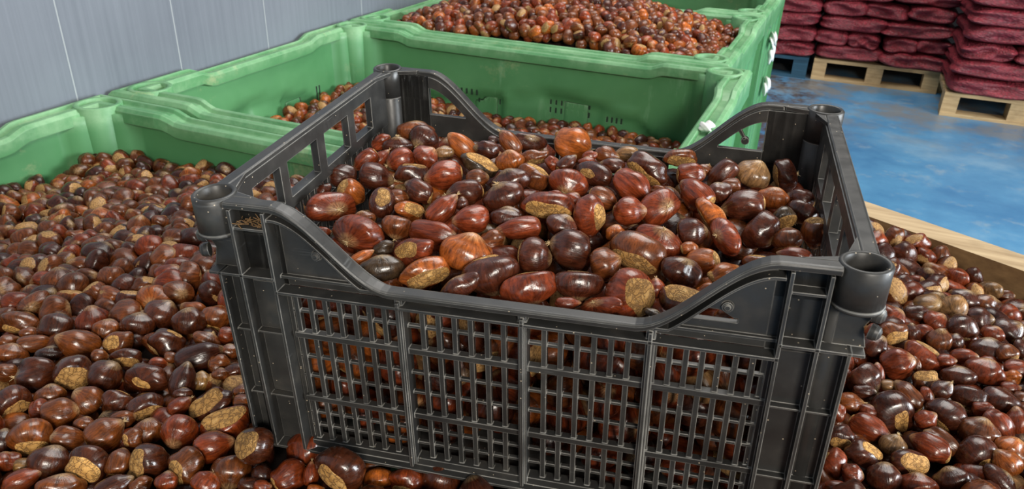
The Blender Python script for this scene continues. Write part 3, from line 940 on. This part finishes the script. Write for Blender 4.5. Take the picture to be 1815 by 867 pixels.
# ------------------------------------------------------------------ the black crate
crate = empty('plastic_crate')
crate.matrix_world = Matrix.Translation(Vector(TC)) @ Matrix([list(r) for r in RC]).to_4x4()
tag(crate, 'black plastic harvest crate with lattice sides, heaped with chestnuts, standing across the heap', 'crate')
CM = [M['crate']]
def part(name, mb, label=None):
    o = link(name, mb.mesh(name, CM, warp), crate)
    if label: o['label'] = label
    return o
BOT = -.241
def saddle(x):
    a = abs(x)
    return -.0625 * (1 - sstep((a - .092) / .092) )
XS = [-.219 + .438 * i / 72 for i in range(73)]
def long_wall(sg):
    """front (sg=-1) or back (sg=1) wall: skin, lattice, ribs"""
    mb = MB(); y0 = sg * .1590; y1 = sg * .1640; yr = sg * .1755; ym = sg * .169
    sill = -.0735
    def holes(x):
        """vertical extents (top,bottom) of the opening below the curve at x"""
        a = abs(x)
        if sg > 0 and .136 < a < .183:
            zt = min(-.0135, saddle(a) - .0165)
            if zt > -.047: return (zt, -.048)
        if sg < 0 and .130 < x < .1615:
            zt = min(saddle(x) - .0150, -.0470 - max(0, x - .150) * .6)
            return (zt, -.0565) if zt > -.0562 else None
        return None
    N = 150
    xs = [-.222 + .444 * i / N for i in range(N + 1)]
    i = 0
    while i < N:
        h = holes((xs[i] + xs[i + 1]) / 2) is not None; j = i
        while j < N and (holes((xs[j] + xs[j + 1]) / 2) is not None) == h: j += 1
        X = xs[i:j + 1]; top = [(x, saddle(x) - .004) for x in X]; low = [(x, sill) for x in X]
        if not h: mb.ribbon(top, low, 1, y0, y1)
        else:
            hs = [holes(x) or holes(x + 1e-3) or holes(x - 1e-3) or holes(x + .003) or holes(x - .003) for x in X]
            mb.ribbon(top, [(x, q[0]) for x, q in zip(X, hs)], 1, y0, y1); mb.ribbon([(x, q[1]) for x, q in zip(X, hs)], low, 1, y0, y1)
        i = j
    # corner panels below the sill
    for s in (-1, 1): mb.box(s * .183, s * .236, y0, y1, BOT, -.0310); mb.box(s * .183, s * .2195, y0, y1, -.0310, -.004)
    # lattice
    bars = [-.1815, -.0866, .0110, .1050, .1915]
    rows = [(-.0775, -.117, 2), (-.1225, -.1835, 3), (-.189, -.2325, 3)]
    for k in range(4):
        a, b = bars[k] + .003, bars[k + 1] - .003; w = (b - a) / 7
        for i in range(0, 8):
            if 0 < i < 7 or k in (0, 3): mb.box(a + i * w - .0021, a + i * w + .0021, sg * .1615, sg * .1660, -.2345, -.0755)
    for zt, zb, n in rows:
        for i in range(1, n): z = zt + (zb - zt) * i / n; mb.box(-.183, .193, sg * .1618, sg * .1652, z - .0012, z + .0012)
    for z in (-.1198, -.1862): mb.box(-.183, .193, sg * .1612, sg * .1675, z - .0026, z + .0026)
    for x in bars[1:4]: mb.box(x - .0032, x + .0032, y0, sg * .172, BOT + .004, saddle(x) - .004); mb.box(x - .0013, x + .0013, y0, yr, BOT + .004, saddle(x) - .008)
    # sill, bottom rail, corner ribs and shelves
    mb.box(-.1885, .1925, y1, yr, -.0765, -.0740); mb.box(-.1885, .1925, y1, sg * .1675, -.0660, -.0636)
    mb.box(-.183, .193, y0, sg * .1690, -.2425, -.2325); mb.box(-.2355, .2355, y0, yr, -.2425, -.2400)
    for s, xa, xb in ((-1, -.2170, -.1885), (1, .2155, .1912)):
        for x in (xa, xb): mb.box(x - .0013, x + .0013, y1, yr, BOT, -.006)
        ia, ib = sorted((xa, xb))
        mb.box(ia, ib, y1, yr - sg * .001, -.0225, -.0205)
        oa, ob = sorted((s * .2455, xb))
        mb.box(oa, ob, y0, yr, -.0645, -.0623)
        for z in (-.1200, -.1865): mb.box(*sorted((s * .235, xb)), y1, sg * .1700, z - .0008, z + .0008)
        mb.box(*sorted((s * .2372, s * .2348)), sg * .150, yr, BOT, -.0623)
        # flared web beside the socket, with its wavy outer edge
        pr = [(-.012, .236), (-.020, .2475), (-.028, .2445), (-.037, .2475), (-.046, .2425), (-.0623, .2465)]
        for (za, xa_), (zb, xb_) in zip(pr[:-1], pr[1:]):
            mb.prism([(s * .225, za), (s * xa_, za), (s * xb_, zb), (s * .225, zb)], 1, sg * .1625, sg * .1650)
    # curved rib following the saddle
    for s in (-1, 1):
        t = [(x, max(saddle(x) - .0115, -.0630)) for x in [s * (.188 - .082 * i / 24) for i in range(25)]]
        mb.ribbon(t, [(x, z - .0022) for x, z in t], 1, y1, sg * .1735)
        if sg < 0: mb.tube((0, 0), .0042, .0028, 0, .0022, 14) if False else None
        x = s * .1545; zz = -.0435
        if sg < 0:
            mb.rod((x, y1 - sg * .001, zz), (x, y1 + sg * .0022, zz), .0040, 14); mb.rod((x, y1 + sg * .002, zz), (x, y1 + sg * .0034, zz), .0022, 10)
    if sg > 0:                                             # little disc on a stalk hanging in the right opening
        mb.rod((.1650, y0, -.0385), (.1650, y1, -.0385), .0040, 14); mb.prism([(.1575, -.0290), (.1600, -.0265), (.1655, -.0360), (.1635, -.0375)], 1, y0, y1)
    return mb
part('lattice_wall', long_wall(-1)); part('lattice_wall', long_wall(1))

def end_wall(s):
    mb = MB(); x0, x1 = sorted((s * .2325, s * .2400)); X0, X1 = sorted((s * .2330, s * .2385))
    wins = [(-.121, -.0785), (-.0665, -.0125), (.0015, .0520), (.0660, .1075)]
    mb.box(x0, x1, -.150, .150, -.0155, -.003)
    ed = [-.150] + [v for w in wins for v in w] + [.150]
    for i in range(0, len(ed), 2): mb.box(x0, x1, ed[i], ed[i + 1], -.0500, -.0155)
    mb.box(x0 - (.003 if s < 0 else 0), x1 + (.003 if s > 0 else 0), -.150, .150, -.0605, -.0500)
    mb.box(X0, X1, -.150, -.132, BOT, -.0605); mb.box(X0, X1, .132, .150, BOT, -.0605)
    rows = [(-.0605, -.117, 3), (-.1225, -.1835, 3), (-.189, -.2325, 3)]
    n = 20
    for i in range(1, n): y = -.132 + .264 * i / n; mb.box(X0, X1, y - .0019, y + .0019, BOT, -.0605)
    for zt, zb, k in rows:
        for i in range(1, k): z = zt + (zb - zt) * i / k; mb.box(X0, X1, -.132, .132, z - .0013, z + .0013)
    for z in (-.1198, -.1862, -.2370): mb.box(X0, X1, -.150, .150, z - .0035, z + .0035)
    for y in (-.0725, -.0055, .0590): mb.box(*sorted((s * .2395, s * .2440)), y - .0013, y + .0013, BOT, -.006)
    return mb
part('end_wall', end_wall(-1)); part('end_wall', end_wall(1))

rim = MB()
def lip(P, n0, n1):
    """P: path points; n0/n1 outward and inward offset vectors: a lip with rounded outer edge turned down"""
    prof = [(.0072, -.0046), (.0077, -.0012), (.0070, .0000), (.0052, .0006), (-.0030, .0006), (-.0044, -.0002), (-.0046, -.0040), (.0046, -.0036), (.0050, -.0046)]
    o = [Vector(p) for p in P]; k = len(prof); vs = []
    for q in o:
        for a, z in prof: vs.append(q + Vector(n0) * a + Vector((0, 0, z)))
    fs = [(i * k + j, i * k + (j + 1) % k, (i + 1) * k + (j + 1) % k, (i + 1) * k + j) for i in range(len(o) - 1) for j in range(k)]
    fs += [list(range(k))[::-1], [(len(o) - 1) * k + j for j in range(k)]]
    rim.add(vs, fs, 0, False)
lip([(x, -.1680, saddle(x)) for x in [-.2205 + .441 * i / 80 for i in range(81)]], (0, -1, 0), None)
lip([(x, .1680, saddle(x)) for x in [-.2205 + .441 * i / 80 for i in range(81)]], (0, 1, 0), None)
lip([(-.2380, y, 0) for y in (-.1490, -.05, .05, .1490)], (-1, 0, 0), None)
lip([(.2380, y, 0) for y in (-.1490, -.05, .05, .1490)], (1, 0, 0), None)
for sx in (-1, 1):
    for sy in (-1, 1):
        for T in ([(.1960, .1640), (.2205, .1640), (.2220, .1560)], [(.2335, .1240), (.2335, .1500), (.2240, .1535)]):
            P = [(sx * x, sy * y) for x, y in T]
            rim.prism(P if sx * sy > 0 else P[::-1], 2, -.0036, .0004)
part('top_rim', rim)
for sx in (-1, 1):
    for sy in (-1, 1):
        mb = MB(); c = (sx * HX, sy * HY)
        mb.tube(c, .0168, .0128, -.0305, .0018, 32, plug=-.0290)
        if sy < 0: mb.tube((sx * .2245, sy * .1530), .0120, .0090, BOT + .004, -.0300, 20)
        else: mb.tube(c, .0168, .0128, BOT + .004, -.0295, 32)
        if sy < 0: mb.tube(c, .0176, .0120, -.0300, -.0275, 32)
        if sy < 0:
            for z in (-.0330, -.0465):
                a = math.radians(205 if sx < 0 else -25)
                q = Vector((c[0] + .012 * math.cos(a), c[1] + .012 * math.sin(a), z))
                u = Vector((math.cos(a), math.sin(a), -.1)) * .0035
                for r_, (k0, k1) in (((.0058, .0056), (0, 1)), ((.0056, .0046), (1, 1.7)), ((.0046, .0022), (1.7, 2.1))): mb.rod(q + u * k0, q + u * k1, r_[0], 14, r2=r_[1])
        part('corner_socket', mb)
mb = MB(); mb.box(-.236, .236, -.163, .163, -.2425, -.2395)
part('base', mb)

mb = MB(); rr = random.Random(4)
for i in range(26):
    q = Vector((-.203 + rr.uniform(-.010, .010), -.1705 + rr.uniform(-.003, .003), -.0195 + rr.uniform(0, .004)))
    d_ = Vector((rr.uniform(-1, 1), rr.uniform(-.3, .3), rr.uniform(-.15, .5))).normalized() * rr.uniform(.003, .008)
    mb.rod(q, q + d_, .0006, 5, r2=.0003)
o = link('straw_debris', mb.mesh('straw_debris', [M['ply']], warp)); o.matrix_world = crate.matrix_world
tag(o, 'little clump of brown dry straw caught in the crate\'s front-left rib pocket', 'straw')

# ------------------------------------------------------------------ green bulk bins
def raise_(d, h=.015): return h * (1 - sstep((d - .215) / .05))
def green_bin(k, label, low_right=False):
    x0, x1 = BX0, BXR[k]; y0, y1 = BY[k]
    root = empty('bulk_bin', ((x0 + x1) / 2, (y0 + y1) / 2, 0)); tag(root, label, 'bin', 'green bulk bins along the wall')
    ox, oy = root.location.x, root.location.y
    lx, ly = (x1 - x0) / 2, (y1 - y0) / 2
    def wp(p): return p
    # rim
    mb = MB()
    prof = [(.010, -.075), (.0, -.070), (.0, -.008), (.006, 0), (.016, .002), (.020, -.006), (.036, -.007), (.040, .001), (.050, .001), (.056, -.006), (.056, -.030), (.030, -.034), (.020, -.075)]
    sides = [((-lx, -ly), (lx, -ly), (0, 1)), ((lx, -ly), (lx, ly), (-1, 0)), ((lx, ly), (-lx, ly), (0, -1)), ((-lx, ly), (-lx, -ly), (1, 0))]
    ring = []
    for (a, b, nrm) in sides:
        L = math.hypot(b[0] - a[0], b[1] - a[1]); t = ((b[0] - a[0]) / L, (b[1] - a[1]) / L)
        ds = [0] + [.09 + .015 * i for i in range(16)] + [.34 + (L - .68) * i / 6 for i in range(7)] + [L - .09 - .015 * i for i in range(15, -1, -1)]
        for d in ds:
            e = min(d, L - d); h = raise_(e)
            if low_right and (nrm == (-1, 0)): h = -.012
            inn = (nrm[0] + t[0], nrm[1] + t[1]) if d == 0 else nrm
            # wider ledge at the corners
            wd = 1.0 + .12 * (1 - sstep((e - .2) / .05)) if d else 1.12
            ring.append((a[0] + t[0] * d, a[1] + t[1] * d, RIM + h, inn, wd))
    n, kk = len(ring), len(prof); vs = []
    for (x, y, z, inn, wd) in ring:
        for a, dz in prof: vs.append((x + inn[0] * a * wd, y + inn[1] * a * wd, z + dz))
    mb.add(vs, [(i * kk + j, ((i + 1) % n) * kk + j, ((i + 1) % n) * kk + (j + 1) % kk, i * kk + (j + 1) % kk) for i in range(n) for j in range(kk)], 0, False)
    link('rim', mb.mesh('rim', [M['green']]), root)
    for qx in (-1, 1):
        for qy in (-1, 1):
            mb = MB(); mb.tube((qx * (lx - .062), qy * (ly - .062)), .047, .036, RIM - .30, RIM + (.0185 if not (low_right and qx > 0) else -.008), 28, plug=RIM - .012)
            link('corner_socket', mb.mesh('corner_socket', [M['green']]), root)
    # walls: inner face with raised band, bosses and round corner columns
    for si, (a, b, nrm) in enumerate(sides):
        L = math.hypot(b[0] - a[0], b[1] - a[1]); t = ((b[0] - a[0]) / L, (b[1] - a[1]) / L)
        mb = MB(); nu, nv = 110, 40; zt, zb = RIM - .012, .10
        def inner(u, z):
            e = min(u, L - u); q = .040
            q += .036 * math.sqrt(max(0, 1 - ((e - .085) / .055) ** 2)) if abs(e - .085) < .055 else 0
            depth = RIM - z
            edge = .135 + .05 * sstep((.30 - e) / .1) + .022 * math.sin(u * 9.0)
            q -= .022 * sstep((depth - edge) / .014) * sstep((e - .15) / .04)
            for c, w in ((L / 2, .055), (L * .27, .04), (L * .73, .04)):
                if c != L / 2 and si in (1, 3): continue
                ww = w + .10 * max(0, depth - .16) * .35
                q += (.022 if c == L / 2 else .010) * (1 - sstep((abs(u - c) - ww) / .022)) * sstep((depth - .12) / .03)
            return q + .02 * depth
        def outer(u, z):
            q = .006 + .03 * (RIM - z)
            return q + .012 * (1 if (u * 7.0) % 1 < .55 else 0) * sstep((RIM - z - .09) / .02)
        hh = lambda u: (-.012 if (low_right and nrm == (-1, 0)) else raise_(min(u, L - u)))
        vs = []
        for fn in (inner, outer):
            for j in range(nv + 1):
                for i in range(nu + 1):
                    u = L * i / nu; z = zt + hh(u) + (zb - zt - hh(u)) * j / nv; q = fn(u, min(z, RIM))
                    vs.append((a[0] + t[0] * u + nrm[0] * q, a[1] + t[1] * u + nrm[1] * q, z))
        st = (nu + 1) * (nv + 1); fs = []
        for j in range(nv):
            for i in range(nu):
                p = j * (nu + 1) + i
                fs.append((p, p + nu + 1, p + nu + 2, p + 1)); fs.append((st + p, st + p + 1, st + p + nu + 2, st + p + nu + 1))
        for i in range(nu): fs.append((i, i + 1, st + i + 1, st + i)); p = nv * (nu + 1) + i; fs.append((p, st + p, st + p + 1, p + 1))
        mb.add(vs, fs, 0, True)
        # vent slots
        def slot(u, z, h, w=.0024):
            qs = [inner(u + e_, z - h * f_) for f_ in (0, .5, 1) for e_ in (-w, w)]
            if max(qs) - min(qs) > .0045: return
            q = max(qs) + .0006
            P = [(a[0] + t[0] * uu + nrm[0] * (q + dq), a[1] + t[1] * uu + nrm[1] * (q + dq), zz) for zz in (z - h, z) for uu, dq in ((u - w, 0), (u + w, 0), (u + w, -.004), (u - w, -.004))]
            mb.add(P, [(0, 1, 2, 3), (4, 7, 6, 5), (0, 4, 5, 1), (1, 5, 6, 2), (2, 6, 7, 3), (3, 7, 4, 0)], 1)
        cs = [.20 + .014 * i for i in range(4)] + [.30 + .017 * i for i in range(8)]
        if si == 3:
            for i in range(4):
                for u0 in (.225, .365): slot(u0 + .014 * i, RIM - .135, .045)
        for c in (cs if si != 3 else []):
            for zz in ((RIM - .135, .016), (RIM - .160, .016), (RIM - .215, .035)) if si != 3 else ((RIM - .165, .045),):
                slot(.13 + c if si != 3 else L * .35 + c * .6, zz[0], zz[1])
                if si in (0, 2): slot(L - .13 - c, zz[0], zz[1])
        o = link('wall_panel', mb.mesh('wall_panel', [M['green'], M['slot']]), root)
    mb = MB(); mb.box(-lx + .04, lx - .04, -ly + .04, ly - .04, .09, .115)
    link('base', mb.mesh('base', [M['green']]), root)
    for q in (-1, 0, 1):
        mb = MB(); mb.box(q * (lx - .10) - .055, q * (lx - .10) + .055, -ly + .045, ly - .045, .0, .09)
        link('foot', mb.mesh('foot', [M['green']]), root)
    return root
green_bin(0, 'nearest green plastic bulk bin, filled with dark chestnuts, at photo\'s left edge', True)
green_bin(1, 'second green plastic bulk bin, half empty, directly behind the black crate')
green_bin(2, 'third green plastic bulk bin, heaped highest with bright chestnuts')
green_bin(3, 'farthest green plastic bulk bin, cut by the photo\'s top edge')

# white scraps caught on the bins' outer side
def lump(name, loc, sc, label, seed):
    r = np.random.default_rng(seed); D, Q = cube_sphere(8)
    P = D * (1 + .22 * np.sin(D @ r.uniform(1, 4, 3) * 1.7 + r.uniform(0, 6)) + .16 * np.sin(D @ r.uniform(2, 6, 3)))[:, None] * np.array(sc)
    o = link(name, mesh_np(name, P, Q, [M['white']])); o.location = loc
    return tag(o, label, 'scrap', 'white scraps on the bins')
lump('plastic_scrap', (BX1 + .004, 3.316, .635), (.013, .024, .042), 'larger white plastic scrap hanging on the far bin\'s right side', 3)
lump('plastic_scrap', (BX1 + .006, 3.26, .70), (.014, .03, .03), 'small white knotted scrap just above the larger one on bin\'s side', 4)
lump('plastic_scrap', (BX1 + .002, 3.39, .482), (.014, .022, .035), 'low white plastic scrap near the foot of far bin\'s side', 5)
lump('plastic_scrap', (-.222, 1.565, .848), (.015, .016, .010), 'white scrap lying on second bin\'s right rim above the crate', 6)

# ------------------------------------------------------------------ plywood box on the right
A0 = np.array([.113, 1.254]); T0 = np.array([.899, -.437]) / math.hypot(.899, .437); N0 = np.array([.437, .899]) / math.hypot(.899, .437)
box = empty('plywood_box', (A0[0], A0[1], 0)); tag(box, 'plywood box with pale worn top edge holding chestnuts right of the crate', 'box')
def board(name, p, q, th, mats):
    p, q = np.array(p), np.array(q); d = (q - p) / np.linalg.norm(q - p); n = np.array([-d[1], d[0]])
    mb = MB(); z0, z1 = .02, .838
    P = [(*(v - A0), z) for z in (z0, z1) for v in (p, q, q + n * th, p + n * th)]
    mb.add(P, [(0, 3, 2, 1), (0, 1, 5, 4), (1, 2, 6, 5), (2, 3, 7, 6), (3, 0, 4, 7)], 0); mb.add(P, [(4, 5, 6, 7)], 1)
    return link(name, mb.mesh(name, mats), box)
PB = [M['ply'], M['plytop']]
p0 = A0 - T0 * .085; p1 = A0 + T0 * .98
board('side_panel', p0, p1, .055, PB)
board('side_panel', p1 + T0 * .0, p1 - N0 * 1.05, .055, PB)
board('side_panel', (-.238, .98), p0 - T0 * .004 + N0 * .0, .02, PB)
board('side_panel', (-.238, .18), (-.238, .975), -.012, PB)
mb = MB(); mb.box(-.30, .85, -1.0, .0, .0, .018); link('base', mb.mesh('base', [M['ply']]), box)

# ------------------------------------------------------------------ setting
f_ = MB(); f_.box(-1.55, 7, -3, 8, -.05, 0)
tag(link('floor', f_.mesh('floor', [M['floor']])), kind='structure')
WX = BX0 - .012
def wall_y(px, py):
    d = ray(px, py); s = (WX - 0) / d[0]; return (CAM + d * s)[1]
w_ = MB(); w_.box(WX - .08, WX, -3, 8, 0, 4.2)
tag(link('wall_left', w_.mesh('wall_left', [wall_material([wall_y(112, 70), wall_y(310, 50), wall_y(470, 30), wall_y(640, 0), wall_y(640, 0) + .55])])), kind='structure')
b_ = MB(); b_.box(WX - .08, 7, 7.0, 7.08, 0, 4.2)
tag(link('wall_back', b_.mesh('wall_back', [plain('painted_shade_wall', (.004, .004, .005), .9)])), kind='structure')  # near-black colour stands in for the shade in the gaps between sack stacks

# ------------------------------------------------------------------ pallets and sacks
def pallet(x0, y0, w, d, mat, label):
    root = empty('pallet', (x0 + w / 2, y0 + d / 2, 0)); tag(root, label, 'pallet', 'pallets under the sacks')
    mats = [mat]
    for i in range(7):
        mb = MB(); ya = -d / 2 + (d - .10) * i / 6; mb.box(-w / 2, w / 2, ya, ya + .10, .122, .144); link('deck_board', mb.mesh('deck_board', mats), root)
    for xx, ww in ((-w / 2, .085), (-.05, .10), (w / 2 - .095, .095)):
        mb = MB(); mb.box(xx + .004, xx + ww - .004, -d / 2 + .05, d / 2 - .05, .102, .122); link('cross_board', mb.mesh('cross_board', mats), root)
        for yy in (-d / 2, -.07, d / 2 - .14):
            mb = MB(); mb.box(xx, xx + ww, yy + .003, yy + .14, .020, .122 if yy < -.1 else .102); link('block', mb.mesh('block', mats), root)
    for yy in (-d / 2, -.05, d / 2 - .10):
        mb = MB(); mb.box(-w / 2, w / 2, yy, yy + .10, 0, .020); link('bottom_board', mb.mesh('bottom_board', mats), root)
    return root
def sack_mesh(seed):
    r = np.random.default_rng(seed); D, Q = cube_sphere(14)
    L = (np.abs(D) ** np.array([8, 8, 5])).sum(1) ** (1 / 6.0)
    P = D / L[:, None]
    for i in range(7):
        k = r.uniform(2, 7, 3) * r.choice([-1, 1], 3); P = P * (1 + .018 * np.sin(D @ k + r.uniform(0, 6)))[:, None]
    P[:, 2] *= 1 - .35 * (np.abs(P[:, 0]) ** 4) * .8
    return mesh_np('sack', P * .5, Q, [M['sack']])
SACKS = [sack_mesh(i) for i in range(6)]
def tie_mesh():
    mb = MB(); mb.rod((0, 0, 0), (.0, -.02, .045), .006, 8); mb.rod((0, 0, 0), (.02, -.02, -.05), .008, 6, r2=.003); mb.rod((0, 0, 0), (-.02, -.015, -.045), .008, 6, r2=.003)
    return mb.mesh('tie', [M['straw']])
TIE = tie_mesh()
LAY = ['bottom', 'second', 'third', 'fourth', 'fifth', 'sixth', 'seventh', 'eighth', 'ninth']
def stack(x0, y0, w, d, nlay, z0, lh, pattern, who, group, rows=1, ties=()):
    k = 0
    for L in range(nlay):
        n = pattern[L % len(pattern)]; ww = w / n
        for c in range(n):
            o = link('sack', SACKS[(k * 5 + L) % 6]); k += 1
            dx, dy = random.uniform(-.012, .012), random.uniform(-.012, .012)
            dep = d / 2 if n <= 2 else d / 2 * .98
            o.location = (x0 + ww * (c + .5) + dx, y0 + dep / 2 + dy, z0 + lh * (L + .5))
            o.scale = (ww * 1.0, dep, lh * 1.07); o.rotation_euler = (random.uniform(-.03, .03), random.uniform(-.04, .04), random.uniform(-.04, .04) + (math.pi if k % 2 else 0))
            side = {2: ['left', 'right'], 3: ['left', 'middle', 'right'], 4: ['leftmost', 'second from left', 'third from left', 'rightmost']}[n][c]
            tag(o, 'red mesh sack of chestnuts, %s in %s layer on %s' % (side, LAY[L], who), 'sack', group)
            if (L, c) in ties:
                t = link('tie', TIE, o); t.location = (.49, -.47, 0); t.scale = (1 / o.scale[0], 1 / o.scale[1], 1 / o.scale[2])
PA, PBp, PC = (-.140, 5.60), (.630, 5.10), (-.975, 5.58)
pallet(*PA, .78, 1.2, M['pine'], 'pale wooden pallet under the middle stack of red sacks')
pallet(*PBp, .80, 1.2, M['pine'], 'pale wooden pallet at right edge of photo under red sacks')
pallet(*PC, .80, 1.2, M['bluewood'], 'blue painted pallet under the left stack of red sacks')
stack(PA[0] - .005, PA[1] - .01, .79, 1.3, 6, .144, .098, [2, 4, 2, 3], 'the middle pallet', 'red sacks on the middle pallet', ties=((0, 0), (2, 0)))
stack(PBp[0] + .02, PBp[1] - .01, .80, 1.2, 8, .144, .098, [2, 2, 3, 2], 'the right pallet', 'red sacks on the right pallet', ties=((3, 0),))
stack(PC[0] + .01, PC[1] - .01, .79, 1.2, 6, .144, .098, [2, 3, 2, 2], 'the blue pallet', 'red sacks on the blue pallet')

# ------------------------------------------------------------------ light
def area(name, loc, target, size, sy, power, col):
    l = bpy.data.lights.new(name, 'AREA'); l.shape = 'RECTANGLE'; l.size = size; l.size_y = sy; l.energy = power; l.color = col
    o = bpy.data.objects.new(name, l); COL.objects.link(o); o.location = loc
    o.rotation_euler = (Vector(target) - Vector(loc)).to_track_quat('-Z', 'Y').to_euler(); return o
area('door_light', (4.8, 1.3, 1.95), (-.4, 1.3, .8), 2.8, 1.8, 420, (.90, .96, 1.0))
area('window_light', (1.7, -2.3, 2.7), (-.3, .8, .8), 1.0, .7, 118, (1, .93, .83))
area('roof_light', (-.2, 3.2, 4.6), (-.4, 2.8, 0), 3.0, 3.0, 190, (1, .97, .92))
wd = bpy.data.worlds.new('World'); S.world = wd; wd.use_nodes = True
bg = wd.node_tree.nodes['Background']; bg.inputs[0].default_value = (.96, .98, 1, 1); bg.inputs[1].default_value = .21

# ------------------------------------------------------------------ camera
cd = bpy.data.cameras.new('Camera'); cam = bpy.data.objects.new('Camera', cd); COL.objects.link(cam)
cd.sensor_fit = 'HORIZONTAL'; cd.sensor_width = 36; cd.lens = 36 * F / W; cd.clip_start = .02
cam.matrix_world = Matrix.Translation(Vector(CAM)) @ Matrix(((RT[0], UP[0], -FW[0]), (RT[1], UP[1], -FW[1]), (RT[2], UP[2], -FW[2]))).to_4x4()
cd.dof.use_dof = True; cd.dof.focus_distance = .70; cd.dof.aperture_fstop = 20
S.camera = cam
S.view_settings.view_transform = 'Standard'; S.view_settings.look = 'None'; S.view_settings.exposure = 0
